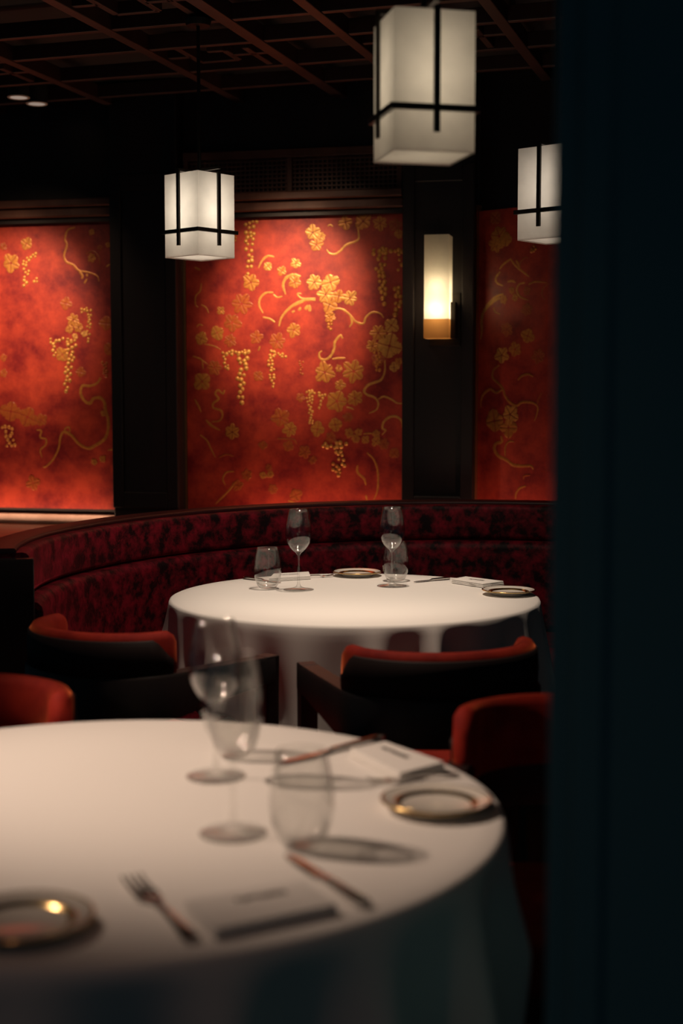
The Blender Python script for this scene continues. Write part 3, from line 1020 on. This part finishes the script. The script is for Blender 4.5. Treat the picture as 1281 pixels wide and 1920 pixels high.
c0 = make_chair('red velvet armchair at the far table, seen from behind, on the right')
put(c0, .262, 3.03, -.26, .965)
for lb, a in (('red velvet armchair at the far table, its curved back left of the wine glasses', (-.67, 3.33, .66, .75)),
              ('red velvet armchair back at the left edge behind the foreground table', (-.71, 2.80, -.12, -.99)),
              ('dim red velvet armchair back beside the dark column, right of the foreground table', (.455, 2.60, -.22, -.975))):
    c = copy_tree(c0)
    c['label'] = lb
    put(c, *a)


# ------------------------------------------------------------------ tableware
def wine_glass_mesh():
    outer = [(.0005, .0), (.046, .0), (.0475, .0012), (.046, .0025), (.020, .006), (.008, .011), (.0045, .020), (.0036, .05), (.0036, .09), (.0048, .108), (.0085, .1155),
             (.017, .122), (.027, .132), (.0355, .146), (.0402, .162), (.0412, .176), (.0398, .195), (.0365, .218), (.0325, .238), (.0305, .250)]
    inner = [(.0297, .250), (.0316, .238), (.0356, .218), (.0389, .195), (.0403, .176), (.0393, .162), (.0345, .146), (.026, .133), (.016, .1245), (.008, .1205), (.0005, .1195)]
    return outer, inner


def make_wine():
    outer, inner = wine_glass_mesh()
    r = empty('wine_glass', (0, 0, 0))
    MB().lathe(outer[:8], 48).build('foot', M['glass'], r, smooth=True)
    MB().lathe(outer[7:10], 24).build('stem', M['glass'], r, smooth=True)
    MB().lathe(outer[9:] + inner, 56).build('bowl', M['glass'], r, smooth=True)
    return r


def make_tumbler():
    r = empty('tumbler', (0, 0, 0))
    outer = [(.0005, .0), (.022, .0), (.027, .003), (.034, .014), (.0405, .031), (.0432, .050), (.0425, .072), (.0395, .098), (.0350, .118), (.0325, .128)]
    inner = [(.0315, .128), (.0339, .118), (.0384, .098), (.0414, .072), (.0420, .050), (.0392, .032), (.033, .017), (.024, .010), (.0005, .008)]
    MB().lathe(outer + inner, 56).build('body', M['glass'], r, smooth=True)
    return r


def make_plate():
    r = empty('bread_plate', (0, 0, 0))
    MB().lathe([(.0005, .003), (.045, .003), (.047, .0), (.050, .0), (.052, .004), (.058, .0065), (.080, .0125), (.0805, .0145), (.079, .0155), (.058, .0095), (.052, .0062), (.0005, .0058)], 64).build('dish', M['china'], r, smooth=True, auto=True)
    MB().lathe([(.0775, .0153), (.079, .0160), (.0815, .0153), (.0815, .0130), (.0795, .0122), (.0795, .0145), (.0775, .0147)], 64).build('gold_edge', M['gold_rim'], r, smooth=True)
    MB().lathe([(.0515, .0064), (.053, .0074), (.0575, .0098), (.0610, .0108), (.0610, .0100), (.0575, .0090), (.0515, .0058)], 64).build('gold_ring', M['gold_rim'], r, smooth=True)
    return r


def strip(mb, pts):
    """pts: (x along, half width, z centre, half thickness)"""
    rings = []
    for x, hw_, z, ht in pts:
        rings.append([(x, -hw_, z - ht * .4), (x, -hw_ * .6, z - ht), (x, hw_ * .6, z - ht), (x, hw_, z - ht * .4), (x, hw_, z + ht * .4), (x, hw_ * .6, z + ht), (x, -hw_ * .6, z + ht), (x, -hw_, z + ht * .4)])
    return mb.loft(rings)


def make_fork():
    r = empty('fork', (0, 0, 0))     # tines at x=0, handle end at x=.18
    strip(MB(), [(.050, .0125, .004, .0012), (.058, .012, .003, .0014), (.066, .006, .0045, .0016), (.075, .0032, .0065, .002), (.11, .004, .0068, .002), (.15, .0065, .005, .002), (.175, .0085, .0035, .002), (.181, .006, .003, .0015)]).build('handle', M['steel'], r, smooth=True, auto=True)
    for k in range(4):
        y = -.0102 + .0068 * k
        mb = MB()
        rings = []
        for x, z in ((.0, .0075), (.015, .0045), (.035, .003), (.052, .004)):
            hw_ = .0012 + .0008 * (x / .052)
            rings.append([(x, y - hw_, z - .001), (x, y + hw_, z - .001), (x, y + hw_, z + .001), (x, y - hw_, z + .001)])
        mb.loft(rings).build('tine', M['steel'], r)
    return r


def make_knife():
    r = empty('table_knife', (0, 0, 0))   # tip at x=0
    strip(MB(), [(.0, .001, .002, .0006), (.006, .0055, .002, .0009), (.02, .0085, .002, .001), (.07, .0095, .002, .0011), (.092, .008, .0022, .0013), (.097, .005, .003, .002)]).build('blade', M['steel'], r, smooth=True, auto=True)
    strip(MB(), [(.096, .0045, .0035, .003), (.104, .0055, .004, .0036), (.15, .0072, .0042, .004), (.185, .009, .0045, .0042), (.198, .0085, .0042, .004), (.203, .005, .004, .003)]).build('handle', M['steel'], r, smooth=True, auto=True)
    return r


def place(o, px, py, z=TZ, rz=0.0):
    p = hitz(px, py, z)
    o.location = p
    o.rotation_euler = (0, 0, rz)
    return o


def lay(o, a, b, length, off=0.0):
    """lay cutlery from pixel a (tip) to pixel b (handle end)"""
    pa, pb = hitz(*a, TZ), hitz(*b, TZ)
    d = pb - pa
    k = d.length / length
    o.location = pa
    o.rotation_euler = (0, 0, math.atan2(d.y, d.x))
    o.scale = (k, min(1.2, max(.9, k)), 1)
    return o


def series(maker, items, cat, group, fn):
    proto = None
    for it in items:
        if proto is None:
            o = proto = maker()
        else:
            o = copy_tree(proto)
        tag(o, it[0], cat, group)
        fn(o, *it[1:])


series(make_wine, [
    ('stemmed wine glass on the far table, left of its two, beside a tumbler', 560, 1106),
    ('stemmed wine glass on the far table in front of the right tumbler', 735, 1099),
    ('blurred stemmed wine glass on the foreground table, the nearer of two', 438, 1563),
    ('blurred stemmed wine glass on the foreground table, the farther of two', 405, 1456)], 'glass', 'stemmed wine glasses', place)
series(make_tumbler, [
    ('stemless tumbler on the far table, left of the wine glasses', 502, 1103),
    ('stemless tumbler on the far table behind the right wine glass', 742, 1089),
    ('blurred stemless tumbler on the foreground table beside the knife', 566, 1583),
    ('blurred stemless tumbler seen through the nearer foreground wine glass', 441, 1416)], 'glass', 'stemless tumblers', place)
series(make_plate, [
    ('gold rimmed bread plate at the back of the far table', 670, 1079),
    ('gold rimmed bread plate at the right edge of the far table', 954, 1114),
    ('shiny gold rimmed bread plate at the right of the foreground table', 818, 1515),
    ('dark rimmed bread plate cut off by the left edge, on the foreground table', 42, 1740)], 'plate', 'gold rimmed bread plates', place)
series(make_fork, [
    ('fork at the back of the far table, left of the plate', (626, 1081), (560, 1084), .181),
    ('fork on the far table between napkin and right plate', (880, 1099), (962, 1101), .181),
    ('blurred fork on the foreground table between napkin and gold plate', (690, 1470), (858, 1455), .181),
    ('blurred fork at the front of the foreground table, left of the napkin', (246, 1652), (362, 1768), .181)], 'fork', 'table forks', lay)
series(make_knife, [
    ('knife on the far table behind the left tumbler', (527, 1093), (457, 1085), .203),
    ('knife on the far table left of the right napkin', (776, 1092), (843, 1086), .203),
    ('blurred knife on the foreground table beyond the farther napkin', (523, 1434), (720, 1385), .203),
    ('blurred knife at the front of the foreground table, right of the napkin', (537, 1604), (688, 1703), .203)], 'knife', 'table knives', lay)


def napkin(label, quad, th, txt):
    """folded linen napkin: three stacked folds, quad of pixels on its upper face"""
    q = [hitz(x, y, TZ + th) for x, y in quad]
    cen = sum(q, Vector()) / 4
    root = tag(empty('napkin', (cen.x, cen.y, TZ)), label, 'napkin', 'folded printed napkins')
    nl = 3
    for k in range(nl):
        z0 = th * k / nl + .0002
        z1 = th * (k + 1) / nl - .0004
        shrink = 1 - .012 * k
        poly = [((p.x - cen.x) * shrink, (p.y - cen.y) * shrink) for p in q]
        area = sum(poly[i][0] * poly[(i + 1) % 4][1] - poly[(i + 1) % 4][0] * poly[i][1] for i in range(4))
        if area < 0:
            poly = poly[::-1]
        o = MB().prism(poly, z0, z1).build('fold', M['linen'], root, bevel=min(.0022, th / nl * .45))
        o.modifiers['bevel'].segments = 3
    # printed word: a row of small dark strokes
    a, b = hitz(*txt[0], TZ + th), hitz(*txt[1], TZ + th)
    d = (b - a)
    L_ = d.length
    d.normalize()
    nrm = Vector((-d.y, d.x, 0))
    hh = txt[2]
    mb = MB()
    rnd = random.Random(11)
    n = 9
    rz = math.atan2(d.y, d.x)
    for i in range(n):
        base = a + d * (L_ * (i + .5) / n) - cen
        wl_ = L_ / n * .8
        mb.box((base.x - d.x * wl_ * .38, base.y - d.y * wl_ * .38, th + .0003), (wl_ * .24, hh, .0004), rz)
        t_ = rnd.choice((0, 1, 2))
        for s_ in ((-.42, .42), (0, .42), (-.42, 0))[t_]:
            p = base + nrm * (hh * s_)
            mb.box((p.x, p.y, th + .0003), (wl_ * .9, hh * .2, .0004), rz)
        if t_ != 1:
            mb.box((base.x + d.x * wl_ * .38, base.y + d.y * wl_ * .38, th + .0003), (wl_ * .24, hh, .0004), rz)
    mb.build('printed_word', M['print'], root)
    return root


napkin('blurred folded white napkin with grey printed word at the front of the foreground table', [(342, 1686), (404, 1742), (636, 1694), (572, 1648)], .013, ((442, 1689), (536, 1671), .011))
napkin('blurred folded white napkin with printed word beside the gold plate on the foreground table', [(655, 1402), (722, 1388), (836, 1428), (750, 1450)], .015, ((716, 1401), (766, 1421), .010))
napkin('folded white napkin on the far table behind the left tumbler', [(503, 1084), (512, 1075), (580, 1071), (583, 1079)], .012, ((525, 1078), (560, 1076), .008))
napkin('folded white napkin with printed word on the far table, near the right plate', [(846, 1085), (873, 1080), (946, 1089), (906, 1094)], .014, ((880, 1085.5), (908, 1088.5), .010))
